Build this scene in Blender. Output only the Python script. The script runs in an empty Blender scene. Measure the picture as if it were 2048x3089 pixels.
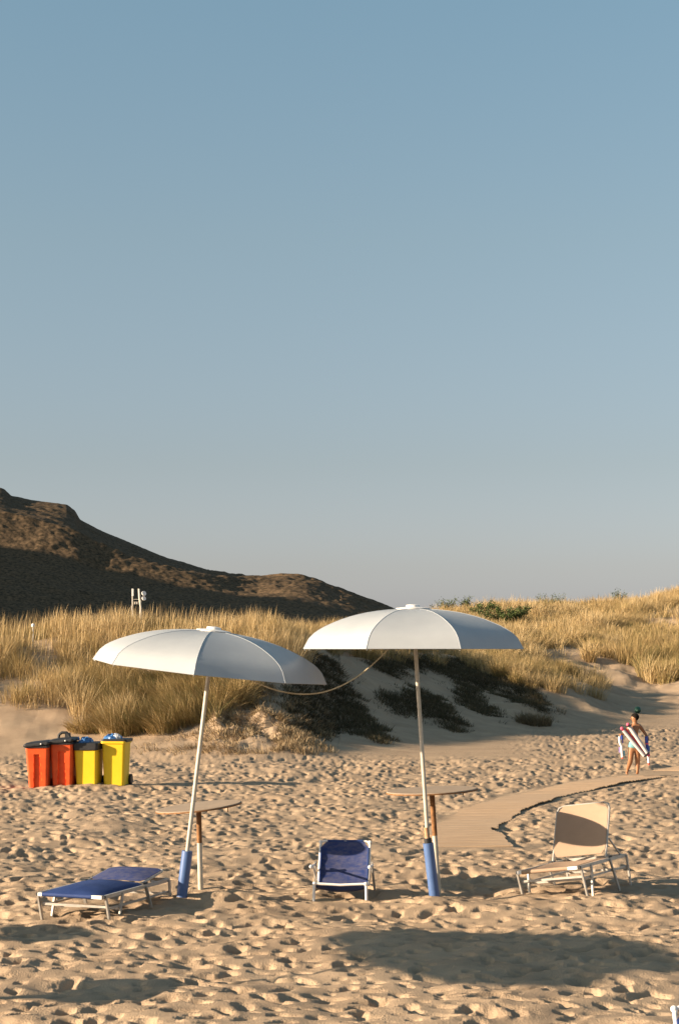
import bpy, math, random
import numpy as np
from mathutils import Vector, Matrix, Euler
R = math.radians
random.seed(4); rng = np.random.default_rng(7)
sc = bpy.context.scene; col = sc.collection

# ------------------------------------------------------------------ camera, sky, sun, exposure
F = 5500.0; CH = 2.557; HOR = 1960.0           # focal length in photo pixels, eye height, horizon row
cam_d = bpy.data.cameras.new('camera'); cam = bpy.data.objects.new('camera', cam_d); col.objects.link(cam)
cam.location = (0, 0, CH); cam.rotation_euler = (R(90), 0, 0)
cam_d.sensor_fit = 'VERTICAL'; cam_d.sensor_height = 36; cam_d.lens = F/3089*36
cam_d.shift_y = (HOR-1544.5)/3089; cam_d.clip_start = .1; cam_d.clip_end = 5000
sc.camera = cam
AZ, EL = 15.0, 16.0                            # shadows fall to the right, AZ degrees away from the camera
w = bpy.data.worlds.new('World'); sc.world = w; w.use_nodes = True
nt = w.node_tree; bg = nt.nodes['Background']
sky = nt.nodes.new('ShaderNodeTexSky'); sky.sky_type = 'NISHITA'; sky.sun_disc = False
sky.sun_elevation = R(EL); sky.sun_rotation = math.atan2(-math.cos(R(AZ)), -math.sin(R(AZ)))
sky.air_density = 1.0; sky.dust_density = 1.2; sky.ozone_density = 1.0; sky.altitude = 0
hs = nt.nodes.new('ShaderNodeHueSaturation'); hs.inputs['Saturation'].default_value = 0.78
nt.links.new(sky.outputs[0], hs.inputs['Color'])
sx = nt.nodes.new('ShaderNodeSeparateXYZ'); tr_ = nt.nodes.new('ShaderNodeValToRGB'); ml = nt.nodes.new('ShaderNodeMixRGB')
tcw = nt.nodes.new('ShaderNodeTexCoord'); nt.links.new(tcw.outputs['Generated'], sx.inputs[0]); nt.links.new(sx.outputs['Z'], tr_.inputs[0])
for k, (p_, c_) in enumerate([(0, (1.02, 1.10, 1.62)), (.045, (.92, .91, 1.13)), (.10, (.875, .87, .95)), (.22, (.92, 1.0, .985)), (.34, (.90, 1.12, 1.12))]):   # summer haze: the sky pales to grey near the horizon
    el = tr_.color_ramp.elements[k] if k < 2 else tr_.color_ramp.elements.new(p_)
    el.position = p_; el.color = (*c_, 1)
ml.blend_type = 'MULTIPLY'; ml.inputs[0].default_value = 1; nt.links.new(hs.outputs[0], ml.inputs[1]); nt.links.new(tr_.outputs[0], ml.inputs[2]); nt.links.new(ml.outputs[0], bg.inputs[0])
bg.inputs[1].default_value = 0.050
sd = bpy.data.lights.new('sun', 'SUN'); sun = bpy.data.objects.new('sun', sd); col.objects.link(sun)
sd.energy = 4.7; sd.angle = R(.55); sd.color = (1, .80, .58)
SV = Vector((-math.cos(R(EL))*math.cos(R(AZ)), -math.cos(R(EL))*math.sin(R(AZ)), math.sin(R(EL))))
sun.rotation_euler = SV.to_track_quat('Z', 'Y').to_euler()
sun.location = (-20, -8, 15)
sc.view_settings.view_transform = 'Standard'; sc.view_settings.look = 'None'
sc.view_settings.gamma = 1; sc.view_settings.exposure = 1.49

# ------------------------------------------------------------------ helpers
def gp(x, y, z=0.0):                            # photo row/column on the plane z -> world point
    Y = F*(CH-z)/(y-HOR); return Vector(((x-1024)/F*Y, Y, z))
def ap(x, y, Y):                                # photo row/column at depth Y -> world point
    return Vector(((x-1024)/F*Y, Y, CH-(y-HOR)/F*Y))

def mat(name, c1, c2=None, scale=8, rough=.8, bump=0, bscale=60, metal=0, spec=.3, trans=0, stretch=None, sheen=0):
    m = bpy.data.materials.new(name); m.use_nodes = True; n = m.node_tree; b = n.nodes['Principled BSDF']
    b.inputs['Roughness'].default_value = rough; b.inputs['Metallic'].default_value = metal
    b.inputs['Specular IOR Level'].default_value = spec
    b.inputs['Base Color'].default_value = (*c1, 1)
    tc = n.nodes.new('ShaderNodeTexCoord'); src = tc.outputs['Object']
    if stretch:
        mp = n.nodes.new('ShaderNodeMapping'); mp.inputs['Scale'].default_value = stretch
        n.links.new(src, mp.inputs[0]); src = mp.outputs[0]
    if c2:
        no = n.nodes.new('ShaderNodeTexNoise'); no.inputs['Scale'].default_value = scale
        no.inputs['Detail'].default_value = 6; no.inputs['Roughness'].default_value = .65
        n.links.new(src, no.inputs[0])
        cr = n.nodes.new('ShaderNodeValToRGB'); cr.color_ramp.elements[0].position = .35; cr.color_ramp.elements[1].position = .65
        cr.color_ramp.elements[0].color = (*c1, 1); cr.color_ramp.elements[1].color = (*c2, 1)
        n.links.new(no.outputs[0], cr.inputs[0]); n.links.new(cr.outputs[0], b.inputs['Base Color'])
    if bump:
        nb = n.nodes.new('ShaderNodeTexNoise'); nb.inputs['Scale'].default_value = bscale; nb.inputs['Detail'].default_value = 5
        bp = n.nodes.new('ShaderNodeBump'); bp.inputs['Strength'].default_value = bump; bp.inputs['Distance'].default_value = .02
        n.links.new(src, nb.inputs[0]); n.links.new(nb.outputs[0], bp.inputs['Height']); n.links.new(bp.outputs[0], b.inputs['Normal'])
    if trans:
        t = n.nodes.new('ShaderNodeBsdfTranslucent'); mx = n.nodes.new('ShaderNodeMixShader'); mx.inputs[0].default_value = trans
        if c2: n.links.new(cr.outputs[0], t.inputs[0])
        else: t.inputs[0].default_value = (*c1, 1)
        n.links.new(b.outputs[0], mx.inputs[1]); n.links.new(t.outputs[0], mx.inputs[2])
        n.links.new(mx.outputs[0], n.nodes['Material Output'].inputs[0])
    return m

def tag(o, label=None, cat=None, group=None, kind=None):
    for k, v in (('label', label), ('category', cat), ('group', group), ('kind', kind)):
        if v: o[k] = v
    return o
def empty(name, loc, rot=(0, 0, 0)):
    o = bpy.data.objects.new(name, None); col.objects.link(o); o.location = loc; o.rotation_euler = rot
    o.empty_display_size = .2; return o
def frame_of(a, b):
    d = (b-a); L = d.length; d.normalize()
    q = Vector((0, 0, 1)) if abs(d.z) < .9 else Vector((1, 0, 0))
    s = d.cross(q).normalized(); t = s.cross(d).normalized(); return d, s, t, L
class MB:
    def __init__(s): s.v = []; s.f = []
    def add(s, vs, fs):
        o = len(s.v); s.v += [Vector(p) for p in vs]; s.f += [tuple(i+o for i in f) for f in fs]
    def box(s, c, size, rot=None):
        x, y, z = size[0]/2, size[1]/2, size[2]/2; c = Vector(c); rot = rot or Matrix.Identity(3)
        b = min(x, y, z)*.25
        vs = []
        for sx in (-1, 1):
            for sy in (-1, 1):
                for sz in (-1, 1):
                    vs.append(c+rot @ Vector((sx*x, sy*y, sz*z)))
        s.add(vs, [(0, 1, 3, 2), (4, 6, 7, 5), (0, 4, 5, 1), (2, 3, 7, 6), (0, 2, 6, 4), (1, 5, 7, 3)])
    def tube(s, pts, r, n=10, closed=False, cap=True):
        pts = [Vector(p) for p in pts]; N = len(pts)
        rr = r if isinstance(r, (list, tuple)) else [r]*N
        rings = []; prev = None
        for i, p in enumerate(pts):
            if closed: d = (pts[(i+1) % N]-pts[i-1])
            else: d = (pts[min(i+1, N-1)]-pts[max(i-1, 0)])
            d.normalize()
            if prev is None:
                q = Vector((0, 0, 1)) if abs(d.z) < .9 else Vector((1, 0, 0)); a = d.cross(q).normalized()
            else:
                a = prev-d*prev.dot(d); a.normalize()
            prev = a; b = d.cross(a)
            rings.append([p+(a*math.cos(2*math.pi*k/n)+b*math.sin(2*math.pi*k/n))*rr[i] for k in range(n)])
        vs = [q for g in rings for q in g]; fs = []
        for i in range(N if closed else N-1):
            j = (i+1) % N
            for k in range(n):
                fs.append((i*n+k, i*n+(k+1) % n, j*n+(k+1) % n, j*n+k))
        if cap and not closed:
            fs.append(tuple(range(n))[::-1]); fs.append(tuple((N-1)*n+k for k in range(n)))
        s.add(vs, fs)
    def bar(s, a, b, w, h):                      # flat bar between two points
        a, b = Vector(a), Vector(b); d, x, t, L = frame_of(a, b)
        vs = [p+x*(sx*w/2)+t*(sz*h/2) for p in (a, b) for sx, sz in ((-1, -1), (1, -1), (1, 1), (-1, 1))]
        s.add(vs, [(3, 2, 1, 0), (4, 5, 6, 7), (0, 1, 5, 4), (1, 2, 6, 5), (2, 3, 7, 6), (3, 0, 4, 7)])
    def lathe(s, prof, n=24, c=(0, 0, 0)):
        c = Vector(c); vs = []; fs = []
        for r, z in prof: vs += [c+Vector((r*math.cos(2*math.pi*k/n), r*math.sin(2*math.pi*k/n), z)) for k in range(n)]
        for i in range(len(prof)-1):
            for k in range(n): fs.append((i*n+k, i*n+(k+1) % n, (i+1)*n+(k+1) % n, (i+1)*n+k))
        fs.append(tuple(range(n))[::-1]); fs.append(tuple((len(prof)-1)*n+k for k in range(n)))
        s.add(vs, fs)
    def sphere(s, c, r, n=14, sc3=(1, 1, 1)):
        c = Vector(c); prof = [(math.sin(math.pi*i/n), -math.cos(math.pi*i/n)) for i in range(1, n)]
        vs = []; m = 2*n
        for a, z in prof: vs += [c+Vector((a*math.cos(2*math.pi*k/m)*r*sc3[0], a*math.sin(2*math.pi*k/m)*r*sc3[1], z*r*sc3[2])) for k in range(m)]
        fs = [(i*m+k, i*m+(k+1) % m, (i+1)*m+(k+1) % m, (i+1)*m+k) for i in range(len(prof)-1) for k in range(m)]
        L = len(vs); vs += [c-Vector((0, 0, r*sc3[2])), c+Vector((0, 0, r*sc3[2]))]
        fs += [(L, (k+1) % m, k) for k in range(m)]; q = (len(prof)-1)*m
        fs += [(L+1, q+k, q+(k+1) % m) for k in range(m)]
        s.add(vs, fs)
    def build(s, name, m, parent=None, smooth=True, angle=35, loc=None):
        me = bpy.data.meshes.new(name); me.from_pydata([tuple(p) for p in s.v], [], s.f); me.update()
        if smooth:
            me.polygons.foreach_set('use_smooth', [True]*len(me.polygons))
            me.set_sharp_from_angle(angle=R(angle))
        me.materials.append(m); o = bpy.data.objects.new(name, me); col.objects.link(o)
        if parent: o.parent = parent
        if loc: o.location = loc
        return o
def kids(o): return [c for c in bpy.data.objects if c.parent == o]
def copy_tree(o, parent=None):
    c = o.copy(); col.objects.link(c); c.parent = parent
    for ch in kids(o): copy_tree(ch, c)
    return c
def np_mesh(name, V, quads, m, tris=None, smooth=True):
    me = bpy.data.meshes.new(name); nq = len(quads); ntq = 0 if tris is None else len(tris)
    me.vertices.add(len(V)); me.vertices.foreach_set('co', V.astype(np.float32).ravel())
    loops = quads.ravel() if tris is None else np.concatenate([quads.ravel(), tris.ravel()])
    me.loops.add(len(loops)); me.loops.foreach_set('vertex_index', loops.astype(np.int32))
    st = np.arange(nq)*4
    if ntq: st = np.concatenate([st, nq*4+np.arange(ntq)*3])
    me.polygons.add(nq+ntq); me.polygons.foreach_set('loop_start', st.astype(np.int32))
    me.update(calc_edges=True)
    me.polygons.foreach_set('use_smooth', np.full(nq+ntq, smooth))
    me.materials.append(m); o = bpy.data.objects.new(name, me); col.objects.link(o); return o

# ------------------------------------------------------------------ noise fields and terrain
def fft_noise(nx, ny, res, lo, hi, power=1.5, seed=0, ax=1, ay=1):
    r = np.random.default_rng(seed); a = r.standard_normal((ny, nx)); A = np.fft.rfft2(a)
    fx = np.fft.rfftfreq(nx, res)*ax; fy = np.fft.fftfreq(ny, res)*ay
    k = np.sqrt(fx[None, :]**2+fy[:, None]**2)+1e-9
    A *= np.where((k > 1/hi) & (k < 1/lo), k**-power, 0)
    b = np.fft.irfft2(A, s=(ny, nx)); return b/b.std()
class Field:
    def __init__(s, a, x0, y0, res): s.a = a; s.x0 = x0; s.y0 = y0; s.r = res
    def __call__(s, X, Y, wrap=False):
        u = (X-s.x0)/s.r; v = (Y-s.y0)/s.r; ny, nx = s.a.shape
        if wrap: u = np.mod(u, nx-1.001); v = np.mod(v, ny-1.001)
        u = np.clip(u, 0, nx-1.001); v = np.clip(v, 0, ny-1.001)
        i = u.astype(int); j = v.astype(int); fu = u-i; fv = v-j; a = s.a
        return (a[j, i]*(1-fu)+a[j, i+1]*fu)*(1-fv)+(a[j+1, i]*(1-fu)+a[j+1, i+1]*fu)*fv
K = F/6600
def zz(Y, y): return (Y*K, CH-(y-HOR)*Y*K/F)
cols = {
 -900: [(47, None), (52, 0), zz(57, 2120), zz(64, 1920), (75*K, 2.7), (120*K, 1.5)],
 -100: [(52*K, 0), zz(57, 2130), zz(65, 1925), (75*K, 2.7), (120*K, 1.5)],
 150: [(52*K, 0), zz(56.5, 2140), zz(64, 1925), (75*K, 2.7), (120*K, 1.5)],
 300: [(51*K, 0), zz(55, 2210), zz(59, 2080), zz(64.5, 1922), (75*K, 2.7), (120*K, 1.5)],
 600: [(50*K, 0), zz(52.5, 2235), zz(55, 2165), zz(59, 2060), zz(64.5, 1915), (75*K, 2.8), (120*K, 1.6)],
 850: [(50*K, 0), zz(54, 2195), zz(57, 2100), zz(62, 1985), zz(67, 1905), (78*K, 3.0), (120*K, 1.8)],
 1000: [(51*K, 0), zz(56, 2230), zz(60, 2150), zz(66, 2040), zz(72, 1955), zz(79, 1900), (95*K, 2.8), (130*K, 2)],
 1200: [(55*K, 0), zz(61, 2200), zz(68, 2100), zz(76, 2000), zz(85, 1925), zz(100, 1915), zz(130, 1890), (150*K, 3), (190*K, 2)],
 1300: [(58*K, 0), zz(65, 2180), zz(72, 2090), zz(80, 2005), zz(88, 1945), zz(97, 1960), zz(120, 1900), zz(140, 1850), (160*K, 3), (200*K, 2)],
 1400: [(61*K, 0), zz(69, 2150), zz(78, 2060), zz(86, 1990), zz(90, 1965), zz(97, 1985), zz(115, 1920), zz(140, 1842), (160*K, 4), (200*K, 2)],
 1600: [(66*K, 0), zz(74, 2130), zz(80, 2070), zz(86, 2020), zz(92, 2030), zz(105, 1985), zz(125, 1900), zz(145, 1838), (165*K, 4), (220*K, 2)],
 1800: [(73*K, 0), zz(82, 2125), zz(87, 2085), zz(92, 2060), zz(102, 2005), zz(108, 1975), zz(125, 1895), zz(148, 1835), (170*K, 4), (220*K, 2)],
 1950: [(79*K, 0), zz(90, 2110), zz(100, 2055), zz(110, 2000), zz(120, 1940), zz(135, 1870), zz(152, 1812), (175*K, 5), (230*K, 2)],
 2080: [(80*K, 0), zz(90, 2100), zz(100, 2040), zz(112, 1970), zz(128, 1890), zz(154, 1785), (180*K, 5), (240*K, 2)],
 2600: [(80*K, 0), zz(90, 2090), zz(105, 2000), zz(128, 1860), zz(155, 1740), (185*K, 6), (250*K, 2)]}
cols[-900] = cols[-900][1:]; cols[-900][0] = (51*K, 0)
cx = np.linspace(-1500, 3500, 251); ly = np.linspace(math.log(20), math.log(1200), 420)
keys = sorted(cols); prof = []
for k in keys:
    p = [(1, 0), (40*K, 0)]+cols[k]+[(330, 1), (1300, 1)]
    prof.append(np.interp(np.exp(ly), [a for a, b in p], [b for a, b in p]))
prof = np.array(prof)
T = np.array([np.interp(cx, keys, prof[:, j]) for j in range(len(ly))])
def blur(A, n, axis):
    ker = np.exp(-.5*(np.arange(-3*n, 3*n+1)/n)**2); ker /= ker.sum()
    Ap = np.pad(A, [(3*n, 3*n) if a == axis else (0, 0) for a in (0, 1)], 'edge')
    return np.apply_along_axis(lambda q: np.convolve(q, ker, 'valid'), axis, Ap)
T = blur(blur(T, 2, 0), 3, 1)
# footprints trodden into the sand
FX0, FX1, FY0, FY1, FR = -18, 18, 9, 62, .03
nx, ny = int((FX1-FX0)/FR), int((FY1-FY0)/FR)
H = fft_noise(nx, ny, FR, .32, 1.2, 1.0, 1)*.009+fft_noise(nx, ny, FR, 1.4, 6, 1.0, 2)*.024
pn = fft_noise(nx, ny, FR, .12, .46, .85, 31, 1.2, .9); pm = fft_noise(nx, ny, FR, 1.0, 5, 1.0, 32)
H -= (np.log1p(np.exp((pn-.55)*7))/7)*.037*np.clip(1+.35*pm, .35, 1.5); H += .006
NF = int((FX1-FX0)*(FY1-FY0)*6)
dens = fft_noise(nx, ny, FR, 1.5, 8, 1.0, 3)
px_, py_ = rng.uniform(FX0, FX1, NF), rng.uniform(FY0, FY1, NF)
for x, y in zip(px_, py_):
    if abs(x)/y > .30: continue
    i, j = int((x-FX0)/FR), int((y-FY0)/FR)
    if dens[min(j, ny-1), min(i, nx-1)] < -1.1 and rng.random() < .6: continue
    a = rng.uniform(.07, .16); b = rng.uniform(.04, .085); d = rng.uniform(.015, .055)
    th = rng.normal(math.pi/2, .75); c, s = math.cos(th), math.sin(th); n = 14
    i0, i1, j0, j1 = max(i-n, 0), min(i+n, nx), max(j-n, 0), min(j+n, ny)
    if i1 <= i0 or j1 <= j0: continue
    gx = (FX0+np.arange(i0, i1)*FR-x)[None, :]; gy = (FY0+np.arange(j0, j1)*FR-y)[:, None]
    u = (gx*c+gy*s)/a; v = (-gx*s+gy*c)/b; q = u*u+v*v
    H[j0:j1, i0:i1] += -d*np.exp(-q**1.8)+d*.20*np.exp(-.5*((np.sqrt(q)-1.35)/.35)**2)
    
foot = Field(H, FX0, FY0, FR)
NR = .25; lump = Field(fft_noise(512, 512, NR, .7, 5, 1.2, 11), 0, 0, NR); roll = Field(fft_noise(512, 512, .5, 4, 20, 1.3, 12), 0, 0, .5)
tuftn = Field(fft_noise(512, 512, .2, .8, 6, 1.1, 13), 0, 0, .2)
# boardwalk centre line
PATH = [(1.70, 23.8), (1.78, 26.2), (2.15, 28.0), (2.72, 30.0), (3.32, 31.7), (4.05, 33.3), (4.95, 35.0), (5.9, 36.6), (7.0, 38.4), (8.3, 40.6), (10, 43.2)]
def path_at(n):
    P = np.array(PATH); d = np.r_[0, np.cumsum(np.hypot(*np.diff(P, axis=0).T))]; s = np.arange(0, d[-1], n)
    return np.c_[np.interp(s, d, P[:, 0]), np.interp(s, d, P[:, 1])]
PD = path_at(.2)
MOUNDS = [(-4.45, 34.1, .75, .8, .075), (-5.1, 33.9, .4, .5, .02), gp(640, 2725)[:2]+(.55, .30, .13), gp(1000, 2735)[:2]+(.35, .25, .05), gp(1330, 2722)[:2]+(.35, .3, .05), gp(200, 2790)[:2]+(.6, .2, .05),
          gp(1500, 2745)[:2]+(.5, .25, .05), gp(1120, 2700)[:2]+(.3, .2, -.05)]
def ground(X, Y, detail=True):
    X = np.asarray(X, float); Y = np.asarray(Y, float)
    c = np.clip((X/np.maximum(Y, 1e-3)*F+1024+1500)/20, 0, 249.99); l = np.clip((np.log(np.maximum(Y, 20.01))-ly[0])/(ly[1]-ly[0]), 0, 418.99)
    i = c.astype(int); j = l.astype(int); fu = c-i; fv = l-j
    z = (T[j, i]*(1-fu)+T[j, i+1]*fu)*(1-fv)+(T[j+1, i]*(1-fu)+T[j+1, i+1]*fu)*fv
    dune = np.clip(z/.5, 0, 1)
    cpx = X/np.maximum(Y, 1e-3)*F+1024
    z = z+dune*np.clip((Y-40)/10, 0, 1)*(roll(X, Y, True)*.10+lump(X, Y, True)*.05)
    bank = dune*np.exp(-((cpx-760)/190)**2)*np.exp(-((z-.7)/.55)**2)
    z = z+bank*lump(X*2.3, Y*2.3, True)*.14
    if detail:
        smooth = np.clip((44.5-Y)/3.5, 0, 1)*(1-.9*np.clip(dune*1.2, 0, 1))
        valley = np.clip((cpx-1500)/200, 0, 1)*np.clip((62-Y)/4, 0, 1)*.8*np.clip(1-dune, 0, 1)
        smooth = np.maximum(smooth, valley)
        dm = np.full(X.shape, 9.0)
        near = (Y > 23) & (Y < 45) & (X > 0) & (X < 12)
        if near.any():
            xs, ys = X[near], Y[near]; best = np.full(xs.shape, 9.0)
            for p in PD: best = np.minimum(best, np.maximum(np.abs(xs-p[0])-.0, np.abs(ys-p[1])*1.0))
            dm[near] = best
        wk = np.clip((dm-.44)/.14, 0, 1)
        z = z+foot(X, Y)*smooth*wk-(1-wk)*.012
        for mx, my, ax, ay, h in MOUNDS: z = z+h*np.exp(-((X-mx)/ax)**2-((Y-my)/ay)**2)
    return z
def gz(x, y, d=False): return float(ground(np.array([x]), np.array([y]), d)[0])

m_sand = mat('sand', (.315, .226, .150), (.405, .296, .198), 1.1, .95, .6, 70, spec=.1)
ys = np.arange(3420, 2262, -1.4); Yr = list(np.linspace(2, F*CH/(3420-HOR), 12)[:-1])+list(F*CH/(ys-HOR))
last = Yr[-1]; Yr += list(np.arange(last+.2, 140, .28))+list(np.geomspace(141, 1200, 45))
Yr = np.array(Yr)
Ur = np.concatenate([-np.geomspace(1.6, .245, 30)[:-1], np.linspace(-.245, .245, 1000), np.geomspace(.245, 1.6, 30)[1:]])
Xg = Ur[None, :]*Yr[:, None]; Yg = np.repeat(Yr[:, None], len(Ur), 1)
Zg = ground(Xg, Yg)
nr, nc = Xg.shape; idx = np.arange(nr*nc).reshape(nr, nc)
q = np.stack([idx[:-1, :-1], idx[:-1, 1:], idx[1:, 1:], idx[1:, :-1]], -1).reshape(-1, 4)
g = np_mesh('sand_ground', np.stack([Xg, Yg, Zg], -1).reshape(-1, 3), q, m_sand); tag(g, kind='structure', label='trodden beach sand rising into dunes')

# ------------------------------------------------------------------ far hill
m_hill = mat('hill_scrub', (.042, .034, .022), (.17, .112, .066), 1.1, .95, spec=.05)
SK = [(-1600, 1300), (-700, 1380), (-200, 1440), (0, 1470), (15, 1475), (35, 1496), (100, 1508), (150, 1514), (205, 1523), (228, 1540), (243, 1566), (300, 1597), (400, 1641), (500, 1680), (600, 1711), (690, 1733), (740, 1736), (790, 1736), (850, 1728), (900, 1731), (950, 1744), (1000, 1765), (1100, 1800), (1180, 1830), (1300, 1880), (1600, 1950)]
hx = np.linspace(-1600, 1600, 700); skl = np.interp(hx, [a for a, b in SK], [b for a, b in SK])
pr = np.random.default_rng(3); skl = skl+np.convolve(pr.standard_normal(700+8), np.ones(9)/9, 'valid')*2.2
tt = np.linspace(0, 1, 200)
def sm1(a, n):
    k_ = np.exp(-.5*(np.arange(-3*n, 3*n+1)/n)**2); return np.convolve(np.pad(a, 3*n, 'edge'), k_/k_.sum(), 'valid')
sks = sm1(skl, 14)
lit_top = sm1(np.interp(hx, [-1600, 0, 80, 250, 400, 620, 740, 1000, 1600], [60, 65, 60, 50, 36, 16, 6, 4, 3]), 12)
lit_bot = lit_top+sm1(np.interp(hx, [-1600, 0, 200, 400, 600, 800, 1000, 1600], [110, 95, 90, 62, 50, 60, 50, 30]), 14)
V = np.zeros((200, 700, 3))
for j, x in enumerate(hx):
    t0 = skl[j]; t1 = sks[j]; yk = [t0, max(t1+lit_top[j], t0+3), t1+lit_bot[j], max(1960, t1+lit_bot[j]+20), 2010]; wq = 1/(1+math.exp(-(x-720)/45))
    Yk = [620*(1-wq)+580*wq, 540*(1-wq)+572*wq, 527*(1-wq)+530*wq, 425, 300]
    kk = [0, .3, .6, .9, 1]
    yy = np.interp(tt, kk, yk); YY = np.interp(tt, kk, Yk)
    V[:, j, 0] = (x-1024)/F*YY; V[:, j, 1] = YY; V[:, j, 2] = CH-(yy-HOR)*YY/F
hn = Field(fft_noise(512, 512, 1, 3, 60, 1.35, 21), 0, 0, 1.0); hn2 = Field(fft_noise(512, 512, .6, 1.3, 8, .8, 22), 0, 0, .6)
amp = np.clip(tt/.08, .12, 1)[:, None]
V[..., 2] += (hn(V[..., 0], V[..., 1]+V[..., 2], True)*.28+hn2(V[..., 0], V[..., 1]*.5+V[..., 2], True)*.09)*amp
V2 = V[-1:].copy(); back = V[:1].copy(); back[..., 1] += 200; back[..., 2] -= 60; V = np.concatenate([back, V], 0)
ii = np.arange(201*700).reshape(201, 700)
q = np.stack([ii[:-1, :-1], ii[1:, :-1], ii[1:, 1:], ii[:-1, 1:]], -1).reshape(-1, 4)
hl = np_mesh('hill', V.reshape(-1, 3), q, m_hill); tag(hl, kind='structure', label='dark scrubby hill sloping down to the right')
# unseen ridge beyond the left edge, shaped to shade the foot of the hill
bx = np.linspace(0, 1, 60); by = np.linspace(0, 1, 90); BX, BY = np.meshgrid(bx, by)
Xb = -430+230*BX; Yb = 230+420*BY; rn = hn(Xb, Yb, True)
Zb = np.clip(100+(459-Yb)*.4, 80, 125)*np.sin(np.pi*BX)**.8*np.clip(np.sin(np.pi*BY)*3, 0, 1)+rn*2.0-2
ii = np.arange(60*90).reshape(90, 60); q = np.stack([ii[:-1, :-1], ii[:-1, 1:], ii[1:, 1:], ii[1:, :-1]], -1).reshape(-1, 4)
tag(np_mesh('unseen_ridge', np.stack([Xb, Yb, Zb], -1).reshape(-1, 3), q, m_hill), kind='structure', label='unseen ridge beyond the left edge, shaped to shade the hill foot')

# ------------------------------------------------------------------ dune grass
def grass_mat(name, ramp, tr=.22):
    m = bpy.data.materials.new(name); m.use_nodes = True; n = m.node_tree; b = n.nodes['Principled BSDF']
    a = n.nodes.new('ShaderNodeAttribute'); a.attribute_name = 'tint'; cr = n.nodes.new('ShaderNodeValToRGB')
    e = cr.color_ramp.elements
    while len(e) < len(ramp): e.new(.5)
    for k, (p, c) in enumerate(ramp): e[k].position = p; e[k].color = (*c, 1)
    n.links.new(a.outputs['Fac'], cr.inputs[0]); n.links.new(cr.outputs[0], b.inputs['Base Color'])
    b.inputs['Roughness'].default_value = .7; b.inputs['Specular IOR Level'].default_value = .25
    t = n.nodes.new('ShaderNodeBsdfTranslucent'); mx = n.nodes.new('ShaderNodeMixShader'); mx.inputs[0].default_value = tr
    n.links.new(cr.outputs[0], t.inputs[0]); n.links.new(b.outputs[0], mx.inputs[1]); n.links.new(t.outputs[0], mx.inputs[2])
    n.links.new(mx.outputs[0], n.nodes['Material Output'].inputs[0]); return m
m_grass = grass_mat('dune_grass', [(0, (.09, .105, .037)), (.3, (.24, .18, .068)), (.65, (.41, .28, .12)), (1, (.54, .41, .225))])
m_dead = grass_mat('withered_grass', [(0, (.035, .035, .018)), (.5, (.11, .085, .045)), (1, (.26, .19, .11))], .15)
def blades(name, X, Y, Z, h, wid, lx, ly_, bend, tint, m, parent=None):
    N = len(X); fa = rng.uniform(0, math.pi, N); fx, fy = np.cos(fa), np.sin(fa)
    ts = [0, .4, .75, 1.0]; P = np.zeros((N, 7, 3))
    for k, t in enumerate(ts):
        cxx = X+lx*bend*h*t**1.7; cyy = Y+ly_*bend*h*t**1.7; czz = Z+h*t*(1-.42*bend**1.5*t)
        ww = wid*(1, .9, .6, 0)[k]/2
        if k < 3:
            P[:, 2*k] = np.stack([cxx-fx*ww, cyy-fy*ww, czz], -1); P[:, 2*k+1] = np.stack([cxx+fx*ww, cyy+fy*ww, czz], -1)
        else: P[:, 6] = np.stack([cxx, cyy, czz], -1)
    b = np.arange(N)[:, None]*7
    Q = np.concatenate([b+np.array([[0, 1, 3, 2]]), b+np.array([[2, 3, 5, 4]])]); Tr = b+np.array([[4, 5, 6]])
    o = np_mesh(name, P.reshape(-1, 3), Q, m, Tr, smooth=False)
    at = o.data.attributes.new('tint', 'FLOAT', 'POINT'); at.data.foreach_set('value', np.repeat(tint, 7).astype(np.float32))
    if parent: o.parent = parent
    return o
def grad(X, Y, e=.25):
    return (ground(X+e, Y, False)-ground(X-e, Y, False))/(2*e), (ground(X, Y+e, False)-ground(X, Y-e, False))/(2*e)
def tufts(cx_, cy_, nb, rad, hm, wid, seed=0, droop=0., tint0=.6, green=0.):
    n = len(cx_); rep = np.repeat(np.arange(n), nb); N = len(rep)
    a = rng.uniform(0, 2*math.pi, N); rr = np.sqrt(rng.uniform(0, 1, N))
    X = cx_[rep]+np.cos(a)*rr*rad[rep]; Y = cy_[rep]+np.sin(a)*rr*rad[rep]
    Z = ground(X, Y, False)-.04
    h = (hm*rng.uniform(.78, 1.2, n))[rep]*rng.uniform(.5, 1.12, N)
    gx, gy = grad(X, Y); dn = droop[rep]
    lx = np.cos(a)*.55*rr+rng.normal(.12, .25, N)-gx*dn*2.2-dn*.6; l2 = np.sin(a)*.55*rr+rng.normal(0, .25, N)-gy*dn*2.2
    ln = np.hypot(lx, l2)+1e-6; bend = np.clip(ln*.9, .08, 1.25); lx, l2 = lx/ln, l2/ln
    return X, Y, Z, h, wid*rng.uniform(.7, 1.3, N), lx, l2, bend, np.clip(tint0[rep]+rng.normal(0, .13, n)[rep]+rng.normal(0, .14, N), 0, 1)
def inpoly(x, y, P):
    P = np.array(P, float); r = np.zeros(x.shape, bool)
    for (x1, y1), (x2, y2) in zip(P, np.roll(P, -1, 0)):
        c = ((y1 > y) != (y2 > y)) & (x < (x2-x1)*(y-y1)/(y2-y1+1e-9)+x1); r ^= c
    return r
def sample(x0, x1, Y0, Y1, n):
    Y = np.sqrt(rng.uniform(Y0**2, Y1**2, n)); c = rng.uniform(x0, x1, n); X = (c-1024)/F*Y
    z = ground(X, Y, False); return X, Y, c, HOR+(CH-z)*F/Y, z
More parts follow.
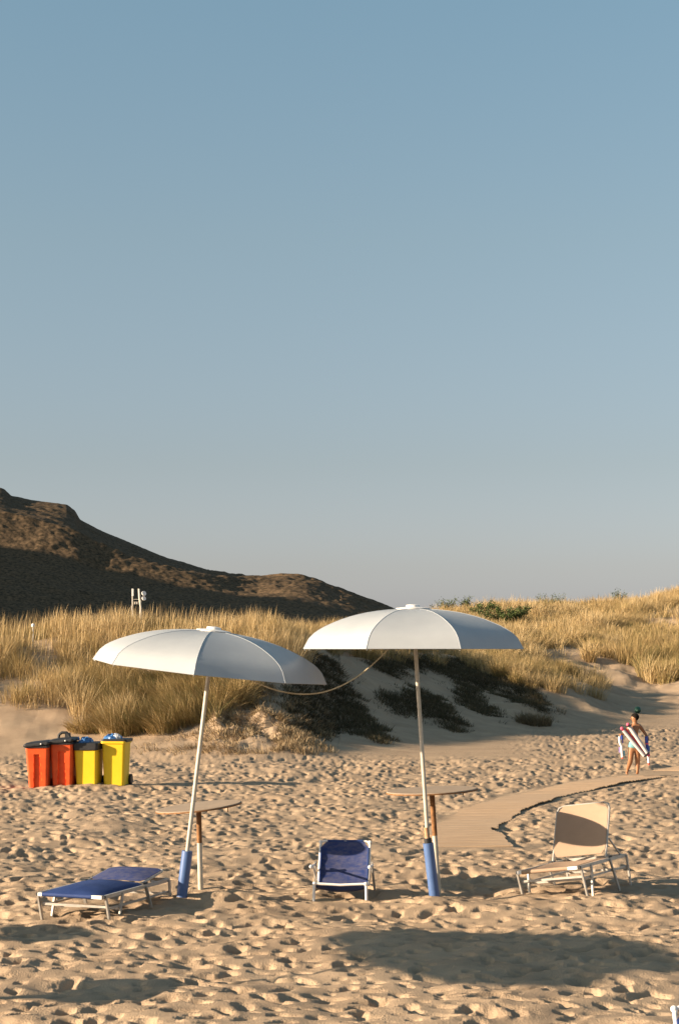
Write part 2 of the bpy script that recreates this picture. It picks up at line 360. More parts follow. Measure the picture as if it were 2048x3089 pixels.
LOW = [(-1600, 2120), (0, 2128), (60, 2142), (140, 2138), (200, 2120), (235, 2165), (270, 2190), (340, 2215), (420, 2205), (500, 2205), (560, 2185), (620, 2170), (680, 2140), (760, 2085), (840, 2030), (900, 1990), (960, 1965), (1100, 1985), (1200, 1990), (1400, 2000), (1500, 2030), (1600, 2065), (1700, 2085), (1780, 2098), (1830, 2095), (1845, 1500), (4000, 1500)]
CR = [(-1600, 65), (600, 65), (850, 68), (1000, 80), (1200, 86), (1400, 90), (1600, 87), (1850, 86)]
# (a) the front dune
X, Y, c, y, z = sample(-700, 1845, 50*K, 98*K, 12500)
n_ = tuftn(X, Y, True)
ok = (y < np.interp(c, *zip(*LOW))+n_*9) & (Y < np.interp(c, *zip(*CR))*K+5) & (n_ > -1.0)
ok &= ~(inpoly(c, y, [(380, 2010), (460, 2015), (455, 2065), (370, 2060)]) & (rng.random(len(c)) < .85))
ok &= ~(inpoly(c, y, [(240, 2100), (310, 2085), (300, 2150), (235, 2160)]) & (rng.random(len(c)) < .6))
ok &= ~((y > 1965) & (n_ < -.45) & (rng.random(len(c)) < .8))
ok &= ~((c > 1000) & (n_ < -.2))
ok &= ~((c > 1350) & (n_ < .1))
X, Y, c, y, n_ = X[ok], Y[ok], c[ok], y[ok], n_[ok]
dr = np.clip(np.exp(-((c-560)/230)**2)*np.clip((y-2010)/110, 0, 1)*1.2, 0, 1)
ht = np.clip(.70+.2*n_, .35, 1.05)*np.clip(1.05-.25*dr, .5, 1.1)*np.where(c > 960, .72, np.where(y < 1975, .70, np.where(y < 2020, .85, 1)))
tn = np.clip(.57+.13*n_+.10*lump(X*.8, Y*.8, True)-.14*dr-.1*(c > 1000)+.06*(y < 1980), 0, 1)
B = tufts(X, Y, 56, np.full(len(X), .26), ht, .0095, droop=dr, tint0=tn)
X, Y, c, y, z = sample(300, 760, 50*K, 61*K, 1500)
ok = (y < np.interp(c, *zip(*LOW))+8) & (y > 2050); X, Y = X[ok], Y[ok]
B2 = tufts(X, Y, 60, np.full(len(X), .2), rng.uniform(.6, .85, len(X)), .0095, droop=np.full(len(X), 1.0), tint0=rng.uniform(.3, .62, len(X)))
B = [np.concatenate([p, q_]) for p, q_ in zip(B, B2)]
o = blades('dune_grass', *B, m_grass); tag(o, 'golden marram grass covering the front dune behind the bins and parasols', 'dune grass', kind='stuff')
# seed stalks standing out of the crest
X, Y, c, y, z = sample(-600, 830, 61*K, 70*K, 2300)
n = len(X); o = blades('grass_seed_stalks', X, Y, z, rng.uniform(.6, .98, n), np.full(n, .014), rng.normal(.5, .3, n), rng.normal(0, .3, n), rng.uniform(.05, .3, n), rng.uniform(.55, .95, n), m_grass)
tag(o, 'taller thin seed stalks along the crest of the front dune', 'grass stalks', kind='stuff')
# (b) the back dune
X, Y, c, y, z = sample(1150, 2700, 96*K, 160*K, 15500)
n_ = tuftn(X*.6, Y*.6, True); bare = np.zeros(len(c), bool)
PATHLINE = [(0, 1950), (1640, 1990), (1700, 1985), (1760, 1992), (1850, 1985), (1925, 2010), (1965, 2066), (2048, 2072), (3000, 2080)]
for P in ([(1680, 1945), (1760, 1940), (1790, 1975), (1700, 1985)], [(1925, 1862), (1990, 1838), (2060, 1815), (2120, 1895), (2000, 1912), (1935, 1900)], [(1700, 1868), (1790, 1845), (1790, 1870), (1710, 1890)], [(2300, 1880), (2600, 1850), (2700, 1950), (2350, 1960)]):
    bare |= inpoly(c, y, P)
ok = (y < np.interp(c, *zip(*PATHLINE))+n_*6) & ~(bare & (rng.random(len(c)) < .93)) & (n_ > -1.0)
X, Y, c, n_ = X[ok], Y[ok], c[ok], n_[ok]; y = y[ok]
ht = np.clip(.74+.2*n_, .35, 1.2)*np.where((c > 1880) & (y > 1960), 1.3, 1); tn = np.clip(.64+.10*n_+.10*lump(X*.6, Y*.6, True)-.25*((c > 1880) & (y > 1930))-.12*((c > 1500) & (c < 1680) & (y < 1850)), 0, 1)
B = tufts(X, Y, 34, np.full(len(X), .42), ht, .019, droop=np.zeros(len(X)), tint0=tn)
o = blades('dune_grass', *B, m_grass); tag(o, 'straw coloured grass on the higher dune at the right skyline', 'dune grass', kind='stuff')
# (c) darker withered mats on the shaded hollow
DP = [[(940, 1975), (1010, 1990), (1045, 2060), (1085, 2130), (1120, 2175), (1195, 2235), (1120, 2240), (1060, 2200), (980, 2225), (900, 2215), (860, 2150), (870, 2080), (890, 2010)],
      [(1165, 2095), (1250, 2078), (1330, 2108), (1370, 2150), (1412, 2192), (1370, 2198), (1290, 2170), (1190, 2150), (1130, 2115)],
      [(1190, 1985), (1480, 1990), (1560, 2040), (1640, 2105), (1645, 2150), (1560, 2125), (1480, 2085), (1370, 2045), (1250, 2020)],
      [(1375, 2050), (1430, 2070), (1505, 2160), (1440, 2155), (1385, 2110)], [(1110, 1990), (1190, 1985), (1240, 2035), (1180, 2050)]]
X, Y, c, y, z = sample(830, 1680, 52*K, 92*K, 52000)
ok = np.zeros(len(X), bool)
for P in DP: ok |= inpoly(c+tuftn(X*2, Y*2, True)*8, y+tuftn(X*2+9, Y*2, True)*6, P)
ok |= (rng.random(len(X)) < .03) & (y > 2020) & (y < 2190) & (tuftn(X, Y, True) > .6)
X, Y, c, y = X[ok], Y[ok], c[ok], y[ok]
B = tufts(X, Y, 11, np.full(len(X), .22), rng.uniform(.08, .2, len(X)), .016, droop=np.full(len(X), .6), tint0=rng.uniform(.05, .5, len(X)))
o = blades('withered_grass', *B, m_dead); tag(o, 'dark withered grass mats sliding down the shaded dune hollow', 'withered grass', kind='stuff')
# (d) roots and dead stems on the eroded bank
X, Y, c, y, z = sample(420, 1000, 49*K, 60*K, 9000)
ok = (y > np.interp(c, *zip(*LOW))-12) & (y < 2275) & (tuftn(X*2.2, Y*2.2, True) > .05) & (rng.random(len(X)) < np.exp(-((c-800)/170)**2)+.12)
X, Y, c = X[ok], Y[ok], c[ok]
B = tufts(X, Y, 9, np.full(len(X), .16), rng.uniform(.08, .28, len(X)), .016, droop=np.full(len(X), 1.0), tint0=rng.uniform(.3, 1, len(X)))
o = blades('exposed_roots', *B, grass_mat('dry_roots', [(0, (.09, .065, .035)), (.5, (.26, .18, .10)), (1, (.45, .34, .20))], .1)); tag(o, 'exposed roots and dead stems on the sunlit eroded bank', 'roots', kind='stuff')
# (e) single clumps one can tell apart
def clump(px, py, Y, lab, nb=260, rad=.35, h=.6, m=None, t0=.55, w_=.016, name='grass_tuft', group='single grass tufts', dz=.5):
    X0 = (px-1024)/F*Y; e = empty(name, (X0, Y, gz(X0, Y)))
    B = tufts(np.array([X0]), np.array([Y]), nb, np.array([rad]), np.array([h]), w_, droop=np.array([dz]), tint0=np.array([t0]))
    B = list(B); B[0] = B[0]-X0; B[1] = B[1]-Y; B[2] = B[2]-gz(X0, Y)
    blades('blade_clump', *B, m or m_grass, parent=e); tag(e, lab, 'grass tuft', group)
def gY(px, py):                                 # depth at which the terrain shows at this row of the photo
    Ys = np.arange(38, 135, .1); Xs = (px-1024)/F*Ys; yy = HOR+(CH-ground(Xs, Ys, False))*F/Ys
    k = np.where(yy <= py)[0]; return Ys[k[0]] if len(k) else 60
clump(1610, 2190, gY(1600, 2185), 'low wind-bent brown tuft alone at the foot of the shaded dune', 700, .55, .5, m_dead, .75, dz=.8)
clump(1505, 2010, gY(1505, 2045), 'upright golden tuft on the dune edge just right of the level parasol', 200, .22, .8)
clump(1555, 2010, gY(1555, 2062), 'pale green tuft on the shaded dune edge', 160, .2, .7, t0=.3)
clump(1692, 2140, gY(1692, 2150), 'tiny sparse tuft on the bare shaded sand near the ball', 40, .15, .35, m_dead, .6)
clump(255, 2180, gY(265, 2205), 'rounded dark tuft at the lower rim of the grassy dune above the yellow bins', 420, .38, .45, t0=.45, dz=.9)
clump(1775, 1975, gY(1770, 1990), 'upright tuft beside the sandy gap on the far dune', 220, .35, 1.0, w_=.022, t0=.7, dz=.2)
# leafy shrubs on the skyline
m_leaf = mat('shrub_leaf', (.045, .065, .02), (.10, .13, .035), 5, .7, trans=.2); m_twig = mat('twig', (.10, .07, .045), rough=.9)
def shrub(px, Y, wd, hg, lab, nl=900, ls=.07, base=None):
    X0 = (px-1024)/F*Y; z0 = gz(X0, Y) if base is None else CH-(base-HOR)*Y/F
    e = empty('shrub', (X0, Y, z0)); tag(e, lab, 'shrub', 'green shrubs on the dune skyline')
    st = MB(); tips = []
    for k in range(int(9+wd*5)):
        a = random.uniform(0, 6.28); L = hg*random.uniform(.6, 1.05); r = random.uniform(.1, .5)*wd
        p2 = Vector((math.cos(a)*r, math.sin(a)*r*.7, L)); st.tube([(math.cos(a)*r*.3, math.sin(a)*r*.2, -.1), p2*.55, p2], [.015, .011, .004], 5); tips.append(p2)
    st.build('stem', m_twig, e)
    lf = MB()
    for k in range(nl):
        t = random.choice(tips)*random.uniform(.35, 1.05)+Vector([random.gauss(0, .09) for _ in range(3)])
        d = Vector([random.gauss(0, 1) for _ in range(3)]).normalized()*ls; s2 = d.cross(Vector([random.gauss(0, 1) for _ in range(3)])).normalized()*ls*.4
        t.z = max(t.z, .02)
        lf.add([t-d*.5, t+s2, t+d*.7, t-s2], [(0, 1, 2, 3)])
    lf.build('foliage', m_leaf, e, smooth=False)
shrub(1340, 139*K, 1.9, 1.1, 'low dark shrub peeping over the top of the level parasol')
shrub(1403, 139*K, .9, 1.25, 'taller dark shrub on the skyline right of the level parasol top')
shrub(1530, 126*K, 3.4, 1.15, 'widest bright green shrub spreading on the dune right of the level parasol', 5200, .085)
shrub(1462, 131*K, 2.2, 1.15, 'green shrub just above the right panel of the level parasol', 2600, .085)
shrub(1868, 149*K, 1.1, 1.2, 'small dark shrub on the skyline toward the right edge', 700)
shrub(1655, 146*K, 2.4, 1.15, 'thin greenish shrub on the skyline above the middle of the far dune', 700)

# ------------------------------------------------------------------ boardwalk of slats laid on the sand
m_wood = mat('weathered_board', (.34, .24, .155), (.43, .31, .205), 1.6, .9, .15, 30, stretch=(1, 7, 1))
P = path_at(.115); mb = MB()
for k, (x, y) in enumerate(P[:-1]):
    if y > 42.8: break
    wd = .98+random.uniform(-.02, .02); off = .03*math.sin(y*2.1)+.022*math.sin(y*5.3+1)+random.uniform(-.01, .01)-(.09 if y < 26 else 0)*((y-24.5)/1.5)
    z = .026+gz(x, y)+.012*math.sin(y*1.3)+random.uniform(0, .004)
    if 37.2 < y < 38.6: z -= .035
    t = math.atan2(P[k+1][0]-x, P[k+1][1]-y)*.35
    if y < 26: t = .02
    mb.box((x+off, y, z-.030), (wd, .122/max(math.cos(t), .4), .022), Matrix.Rotation(-t, 3, 'Z') @ Matrix.Rotation(-.022, 3, 'Y') @ Matrix.Rotation(-.03, 3, 'X'))
o = mb.build('boardwalk', m_wood, smooth=False); tag(o, 'narrow sand coloured wooden slat walkway curving toward the child', 'boardwalk')

# ------------------------------------------------------------------ parasols
m_canvas = mat('white_canvas', (.54, .565, .585), (.58, .605, .62), 3, .38, .06, 250, spec=.5, trans=.36)
m_pole = mat('painted_pole', (.42, .38, .30), (.52, .48, .40), 12, .5, spec=.4)
m_rust = mat('rusty_steel', (.12, .055, .022), (.30, .145, .055), 14, .8)
m_pvc = mat('blue_pvc_pipe', (.065, .122, .28), (.085, .15, .32), 6, .38, spec=.5)
m_black = mat('black_plastic', (.012, .012, .013), (.03, .03, .032), 9, .5, spec=.4)
m_rib = mat('rib_steel', (.3, .29, .27), rough=.5, metal=.3)
m_white = mat('white_paint', (.74, .70, .66), (.80, .77, .73), 15, .4, spec=.4)
PROF = [(1.0, 0), (.975, .052), (.950, .104), (.905, .155), (.864, .188), (.80, .228), (.733, .262), (.655, .297), (.577, .326), (.50, .349), (.42, .369), (.33, .385), (.232, .398), (.12, .408), (.03, .411)]
def parasol(base, top_axis, rim_c, R_, rot, tilt, sleeve_top, label, collar=False, bury=.25, pr=.021):
    """base: point where the sleeve meets the sand; rim_c: centre of the canopy rim plane."""
    base = Vector(base); e = empty('parasol', base); rc = Vector(rim_c)-base
    tag(e, label, 'parasol', 'white beach parasols')
    M = Euler(tilt).to_matrix() @ Matrix.Rotation(rot, 3, 'Z')
    cb = MB()
    for s in range(8):
        a0, a1 = math.pi/4*s, math.pi/4*(s+1); vs = []; fs = []; n = 7
        for side in (0, 1):
            for (r, z) in PROF:
                for k in range(n+1):
                    t = k/n; p0 = Vector((math.cos(a0), math.sin(a0), 0)); p1 = Vector((math.cos(a1), math.sin(a1), 0))
                    sag = 4*t*(1-t)*.012*(1 if z > 0 else 0)*r
                    p = (p0*(1-t)+p1*t)*(r*R_-side*.004); p.z = z-sag-side*.004; vs.append(rc+M @ p)
        L = len(PROF)*(n+1)
        for side in (0, 1):
            for i in range(len(PROF)-1):
                for k in range(n):
                    a = side*L+i*(n+1)+k; f = (a, a+1, a+n+2, a+n+1); fs.append(f if not side else f[::-1])
        for k in range(n): fs.append((k+1, k, L+k, L+k+1))
        cb.add(vs, fs)
    cb.build('canopy', m_canvas, e, angle=22)
    sm = MB()
    for s in range(8):
        a = math.pi/4*s; sm.tube([rc+M @ Vector((math.cos(a)*r*R_, math.sin(a)*r*R_, z-.0005)) for r, z in PROF[:-1]], .0035, 5)
    sm.build('seam', m_canvas, e)
    cp = MB(); ring = [(.01, .398), (.17, .404), (.175, .416), (.12, .424), (.075, .428), (.07, .448), (.03, .455), (.005, .456)]
    cp.lathe(ring, 24); cp.v = [rc+M @ p for p in cp.v]; cp.build('top_cap', m_white, e)
    for s in range(8):
        a = math.pi/4*s; rb = MB()
        rb.tube([rc+M @ Vector((math.cos(a)*r*R_*.985, math.sin(a)*r*R_*.985, z-.018)) for r, z in PROF[::2]], .006, 6)
        rb.tube([rc+M @ Vector((math.cos(a)*.04, math.sin(a)*.04, .02)), rc+M @ Vector((math.cos(a)*.55*R_, math.sin(a)*.55*R_, .31))], .006, 6)
        rb.build('rib', m_rib, e)
    top = rc+M @ Vector((0, 0, .40)); st = Vector(sleeve_top)-base
    pb = MB(); pb.tube([st*.6, st, st.lerp(top, .45), top], pr, 14); pb.build('pole', m_pole, e)
    d = st.normalized(); sl = MB(); sl.tube([-d*bury, Vector((0, 0, 0)), st], .054, 28, cap=True); sl.build('base_sleeve', m_pvc, e)
    if collar:
        cl = MB(); cl.tube([st-d*.02, st+d*.05], .040, 20); cl.build('collar', m_black, e)
        rs = MB(); rs.tube([st+d*.05, st+d*.16], .026, 14); rs.build('pole_joint', mat('joint_steel', (.33, .27, .19), (.45, .22, .10), 30, .7), e)
    return e
b1 = gp(1311, 2712)
rc1 = ap(1245, 1957, b1.y)
parasol(b1, None, rc1, 1.19, R(20.5), (0, 0, 0), ap(1291, 2543, b1.y), 'level white parasol whose blue base sleeve has a black collar, right of the blue chair', True)
b2 = gp(546, 2728)
parasol(b2, None, ap(632, 2026, b2.y), 1.185, R(-90-2.9), (R(1.0), R(6.1), 0), ap(566, 2567, b2.y), 'tilted white parasol leaning to the right, beside the flat blue lounger')
# a third parasol stands beyond the left edge, its shadow lies across the foreground
sc3 = gp(1440, 2884); dd = 2.5/math.tan(R(EL))
c3 = Vector((sc3.x-math.cos(R(AZ))*dd, sc3.y-math.sin(R(AZ))*dd, 2.5))
parasol((c3.x+.1, c3.y-1.35, 0), None, c3, 1.55, R(10), (R(-3), R(4), 0), (c3.x+.08, c3.y-1.03, .6), 'white parasol standing beyond the left edge of the view, only its shadow seen', pr=.032)

# rope between the two parasols
m_rope = mat('rope', (.50, .42, .28), (.62, .54, .38), 40, .9)
rp = MB(); pts = []
for x in np.linspace(634, 1246, 150):
    a = .00158 if x < 922 else .0022; y = 2094-a*(x-922)**2
    t = (x-634)/612; pts.append(ap(x, y, b2.y*(1-t)+b1.y*t+.03))
for ph in (0, math.pi):
    hp = []
    for k in range(149*4):
        t = k/4; i = int(t); p = pts[i].lerp(pts[i+1], t-i); a = k*.55+ph
        hp.append(p+Vector((0, math.cos(a)*.004, math.sin(a)*.004)))
    rp.tube(hp, .0045, 5)
tag(rp.build('rope', m_rope), 'thin pale rope sagging between the two parasols', 'rope')

# ------------------------------------------------------------------ round side tables
m_top = mat('table_top', (.265, .205, .150), (.32, .245, .175), 6, .75, .1, 40)
def table(cx_, cy_, bx_, by_, r, roll_, pitch, lab, rust=.45):
    b = gp(bx_, by_); e = empty('side_table', b); tag(e, lab, 'table', 'round side tables under the parasols')
    c = ap(cx_, cy_, b.y)-b; M = Euler((R(pitch), R(roll_), 0)).to_matrix()
    t = MB(); t.lathe([(r*.3, -.012), (r-.008, -.012), (r, -.006), (r, .006), (r-.008, .012), (r*.3, .013)], 56); t.v = [c+M @ p for p in t.v]
    to = t.build('table_top', m_top, e)
    en = MB(); en.lathe([(r+.001, -.012), (r+.004, -.011), (r+.004, .001), (r+.001, .002)], 56); en.v = [c+M @ p for p in en.v]; en.build('edge_band', m_rust, to)
    up = c-Vector((0, 0, .012)); lo = Vector((0, 0, -.2)); mid = up.lerp(Vector((0, 0, 0)), rust)
    l = MB(); l.tube([mid, Vector((0, 0, 0)), lo], .027, 16); l.build('leg', m_pole, e)
    l = MB(); l.tube([up, mid], .0275, 16); lo_ = l.build('rusty_leg_top', m_rust, e)
    bk = MB(); bk.bar(up+Vector((-.16, 0, -.01)), up+Vector((.16, 0, -.01+.32*math.tan(R(-roll_)))), .04, .01); bk.build('bracket', m_rust, e)
    for q in (-.1, .12):
        s = MB(); s.tube([up+Vector((q+.2, -.2, .02)), up+Vector((q+.2, -.2, -.025))], .006, 6); s.build('bolt', m_rust, e)
table(600, 2434, 606, 2688, .455, -6.0, 1, 'round table tipped up to the right beside the leaning parasol, on a rust-topped leg', .42)
table(1302, 2385, 1322, 2682, .485, -2.6, 0, 'round table behind the level parasol pole, on a rust-topped leg', .45)
# unseen table added beyond the left edge to cast a shadow band
t3 = gp(120, 2815); t3 = Vector((t3.x-math.cos(R(AZ))*.9/math.tan(R(EL)), t3.y-math.sin(R(AZ))*.9/math.tan(R(EL)), 0))
px3, py3 = 1024+t3.x*F/t3.y, HOR+F*CH/t3.y
table(px3, HOR+F*(CH-.9)/t3.y, px3, py3, .5, 2, 0, 'unseen round table added beyond the left edge to cast a shadow into view')

tw = gp(858, 2815); t = MB(); t.tube([tw+Vector((-.03, .02, -.03)), tw+Vector((0, 0, .05)), tw+Vector((.02, -.01, .10))], [.006, .005, .002], 6); t.tube([tw+Vector((0, 0, .045)), tw+Vector((-.04, .01, .075))], [.004, .002], 5)
tag(t.build('twig', mat('dry_twig', (.09, .06, .035), rough=.9)), 'small dark twig sticking out of the sand in the foreground', 'twig')
t4 = gp(330, 2985); t4 = Vector((t4.x-math.cos(R(AZ))*.9/math.tan(R(EL)), t4.y-math.sin(R(AZ))*.9/math.tan(R(EL)), 0))  # another unseen table, added to lay a shadow patch low in the foreground
px4, py4 = 1024+t4.x*F/t4.y, HOR+F*CH/t4.y
table(px4, HOR+F*(CH-.9)/t4.y, px4, py4, .5, -2, 0, 'nearer unseen round table added beyond the left edge to shade the low foreground')
# ------------------------------------------------------------------ loungers
m_alu = mat('aluminium', (.36, .33, .29), (.48, .45, .40), 10, .38, spec=.5, metal=.35)
m_blue = mat('blue_sling', (.012, .032, .125), (.024, .05, .165), 5, .7, .15, 300)
m_blueworn = mat('sandy_blue_sling', (.015, .034, .14), (.078, .082, .15), 6, .85, .2, 200, stretch=(2.2, 2.2, 5))
m_beige = mat('beige_sling', (.34, .235, .16), (.38, .262, .18), 4, .75, .12, 300, trans=.12)
m_fabw = mat('white_end_cap', (.75, .73, .70), rough=.5)
def sheet(fn, nu, nv, th=.005):
    """closed thin cloth from a surface function fn(u, v)"""
    mb = MB(); vs = []; fs = []
    for s in (0, 1):
        for j in range(nv+1):
            for i in range(nu+1):
                p = Vector(fn(i/nu, j/nv)); e = .01
                du = Vector(fn(min(i/nu+e, 1), j/nv))-Vector(fn(max(i/nu-e, 0), j/nv)); dv = Vector(fn(i/nu, min(j/nv+e, 1)))-Vector(fn(i/nu, max(j/nv-e, 0)))
                nn = du.cross(dv); nn.normalize(); vs.append(p+nn*th*(.5-s))
    W_ = nu+1; L = W_*(nv+1)
    for j in range(nv):
        for i in range(nu):
            a = j*W_+i; fs.append((a, a+1, a+W_+1, a+W_)); fs.append((L+a, L+a+W_, L+a+W_+1, L+a+1))
    for i in range(nu): fs.append((i, L+i, L+i+1, i+1)); a = nv*W_+i; fs.append((a+1, L+a+1, L+a, a))
    for j in range(nv): a = j*W_; fs.append((a+W_, L+a+W_, L+a, a)); a = j*W_+nu; fs.append((a, L+a, L+a+W_, a+W_))
    mb.add(vs, fs); return mb
def lounger(loc, rz, roll_, pitch, W_, L_, H_, hinge, blen, bang, cloth, bcloth, label, sag, bw=.58, flat=False):
    e = empty('sun_lounger', loc, (R(pitch), R(roll_), R(rz))); tag(e, label, 'sun lounger')
    hw = W_/2; r = MB(); q = .03
    for s in (-1, 1):
        r.bar((s*hw, 0, H_), (s*hw, L_, H_), .022, .034)
    r.bar((-hw, 0, H_), (hw, 0, H_), .022, .034); r.bar((-hw, L_, H_), (hw, L_, H_), .022, .03)
    r.build('seat_frame', m_alu, e, smooth=False)
    for s in (-1, 1):                            # corner caps
        c = MB(); c.tube([(s*hw-s*.0, -.014, H_), (s*hw, .016, H_)], .019, 12); c.build('corner_cap', m_black, e)
        for (y0, y1) in ((.02, .11), (.36 if flat else .30, .27 if flat else .24), (hinge-.02, hinge+.14), (L_-.02, L_-.0)):
            g_ = MB(); g_.bar((s*(hw+.014), y0, H_), (s*(hw+.014), y1, -.07), .030, .018); g_.build('leg', m_alu, e, smooth=False)
    cb = MB()
    cb.bar((-hw, .07, H_-.10), (hw, .07, H_-.10), .016, .022); cb.bar((-hw, .29, H_-.14), (hw, .29, H_-.14), .016, .022); cb.bar((-hw, L_-.015, H_-.14), (hw, L_-.015, H_-.14), .016, .022)
    for s in (-1, 1): cb.bar((s*(hw-.004), .08, H_-.12), (s*(hw-.004), L_-.02, H_-.12), .014, .02)
    cb.build('cross_brace', m_alu, e, smooth=False)
    def seat(u, v):
        y = .0+v*hinge; s_ = 4*u*(1-u); z = H_+.014-sag*s_*min(1, 4*v*(1-v)+.25)*(1 if v > .02 else .25)+(.02 if v > .5 else 0)*(v-.5)
        cut = .0
        return ((u-.5)*(W_-.04)*(1), y, z+(.0 if 0 < u < 1 else -.008))
    sheet(seat, 14, 20).build('seat_sling', cloth, e)
    ft = MB(); ft.tube([(-hw+.05, -.002, H_), (hw-.12, -.002, H_)], .021, 12); ft.build('sling_hem', cloth, e)
    for a, b in ((-hw+.005, -hw+.05), (hw-.12, hw-.01)):
        ft = MB(); ft.bar((a, -.013, H_), (b, -.013, H_), .012, .032); ft.build('end_plate', m_fabw, e, smooth=False)
    ca, sa = math.cos(R(bang)), math.sin(R(bang)); hb = bw/2
    def bk(u, t, n=0): return Vector((u, hinge+t*ca-n*sa, H_+.02+t*sa+n*ca))
    br = MB(); pts = [bk(-hb, -.02)]+[bk(-hb, blen-.07), bk(-hb+.02, blen-.02), bk(-hb+.07, blen)]+[bk(hb-.07, blen), bk(hb-.02, blen-.02), bk(hb, blen-.07), bk(hb, -.02)]
    br.tube(pts, .0115, 10); br.build('backrest_frame', m_alu, e)
    def back(u, v):
        t = .05+v*(blen-.055); wd = bw-.015
        if v > .86: wd = bw-.015-.14*((v-.86)/.14)
        if v < .1: wd = bw-.015-.08*(.1-v)/.1
        s_ = 4*u*(1-u); return bk((u-.5)*wd, t, .012-sag*.55*s_*min(1, 4*v*(1-v)+.15))
    sheet(back, 14, 24).build('backrest_sling', bcloth, e)
    for s in (-1, 1):
        sp = MB(); sp.bar(bk(s*(hb+.012), blen*.35, -.02), (s*(hb+.012), min(hinge+blen*.62, L_+.02), H_-.0), .014, .018)
        sp.build('backrest_support', m_alu, e, smooth=False)
    for s in (-1, 1):
        hg = MB(); hg.box((s*(hb+.02), hinge+.02, H_+.01), (.045, .10, .05))
        hg.build('hinge', m_black, e, smooth=False)
    return e
fl = gp(214, 2702, .23)
lounger((fl.x, fl.y, 0), -21, 0, .2, .70, 1.38, .23, .86, .54, 8, m_blue, m_blueworn, 'flat aluminium lounger with sun-faded blue slings at the lower left', -.055, bw=.60, flat=True)
fb = gp(1652, 2616, .31)
lounger((fb.x+.035, fb.y, .0), -30, -8, 0, .69, 1.32, .28, .84, .66, 61, m_beige, m_beige, 'beige lounger with its backrest raised, right of the level parasol', .045, bw=.615)

# low beach chair
def low_chair(loc, rz, label):
    e = empty('beach_chair', loc, (0, 0, R(rz))); tag(e, label, 'beach chair', 'low blue beach chairs with white frames')
    hw = .265; H_ = .165; fr = MB()
    fr.tube([(-hw, .55, .10), (-hw, .04, H_), (-hw+.02, .0, H_+.004), (0, 0, H_-.008), (hw-.02, 0, H_+.004), (hw, .04, H_), (hw, .55, .10)], .013, 10)
    fr.build('seat_frame', m_white, e)
    for s in (-1, 1):
        l = MB(); l.tube([(s*hw, .0, H_+.004), (s*(hw+.006), -.01, -.06)], .0145, 12); l.build('leg', m_white, e)
        j = MB(); j.sphere((s*(hw-.003), -.002, H_+.004), .021, 8); j.build('corner_joint', m_white, e)
        l = MB(); l.tube([(s*(hw+.03), .50, .33), (s*(hw+.055), .78, -.05)], .013, 10); l.build('rear_leg', m_alu, e)
        a = MB(); a.tube([(s*(hw+.035), .06, .335), (s*(hw+.04), .55, .30)], .012, 10); ao = a.build('armrest', m_white, e)
        k = MB(); k.sphere((s*(hw+.035), .05, .335), .021, 10); k.build('armrest_knob', m_white, ao)
        k = MB(); k.tube([(s*(hw+.035), .25, .32), (s*(hw+.0), .45, .10)], .010, 8); k.build('armrest_strut', m_alu, e)
    bang = 54; ca, sa = math.cos(R(bang)), math.sin(R(bang)); hb = .262; bl = .50
    def bk(u, t, n=0): return Vector((u, .50+t*ca-n*sa, .115+t*sa+n*ca))
    b = MB(); b.tube([bk(-hb, -.03), bk(-hb, bl-.04), bk(-hb+.012, bl-.01), bk(-hb+.04, bl), bk(hb-.04, bl), bk(hb-.012, bl-.01), bk(hb, bl-.04), bk(hb, -.03)], .0135, 10); b.build('backrest_frame', m_white, e)
    for s in (-1, 1):
        j = MB(); j.sphere(bk(s*hb, bl-.012), .021, 8); j.build('corner_joint', m_white, e)
    def back(u, v):
        t = -.02+v*(bl+.02); wd = 2*hb-.01
        if v > .84: wd -= .13*((v-.84)/.16)
        return bk((u-.5)*wd, t, .006-.03*4*u*(1-u)*4*v*(1-v)+.004*math.sin(v*17+u*3))
    sl = sheet(back, 16, 24).build('backrest_sling', m_blueworn, e)
    hm = MB()
    for s in (-1, 1): hm.tube([bk(s*(hb-.012), t, .012) for t in (.0, .2, bl*.83)], .010, 6)
    hm.tube([bk(-hb+.075, bl, .004), bk(0, bl, -.002), bk(hb-.075, bl, .004)], .016, 8); hm.build('hem', m_blue, sl)
    def seat(u, v):
        y = .01+v*.50; return ((u-.5)*(2*hw-.03), y, H_-.012-.085*(4*v*(1-v))**.6*(.55+.45*4*u*(1-u))-.03*v)
    sheet(seat, 12, 16).build('seat_sling', m_blue, e)
    return e
fc = gp(1026, 2716)
ch = low_chair((fc.x, fc.y, .0), -4, 'low blue sling chair with a white frame standing between the two parasols')
c2 = copy_tree(ch); c2.location = (2.165, 9.60, 0); c2.rotation_euler = (0, 0, 0)
c2['label'] = 'blue chair mostly cut off by the bottom right corner of the view'

# ------------------------------------------------------------------ waste bins
m_or = mat('orange_plastic', (.58, .065, .010), (.72, .095, .016), 5, .5, spec=.35); m_ye = mat('yellow_plastic', (.72, .47, .012), (.77, .52, .02), 3, .5, spec=.35)
m_bag = mat('blue_bin_bag', (.02, .09, .28), (.08, .22, .45), 9, .35, .4, 30, spec=.5); m_bagw = mat('clear_bag', (.5, .52, .55), rough=.4)
def rrect(w_, d_, r, n=6):
    P = []
    for cx0, cy0, a0 in ((w_/2-r, -d_/2+r, -90), (w_/2-r, d_/2-r, 0), (-w_/2+r, d_/2-r, 90), (-w_/2+r, -d_/2+r, 180)):
        for k in range(n+1): a = R(a0+90*k/n); P.append((cx0+r*math.cos(a), cy0+r*math.sin(a)))
    xs = np.linspace(-w_/2+r, w_/2-r, 30)[1:-1]       # front edge split finely for the moulded channel
    return P+[(x, -d_/2) for x in xs]
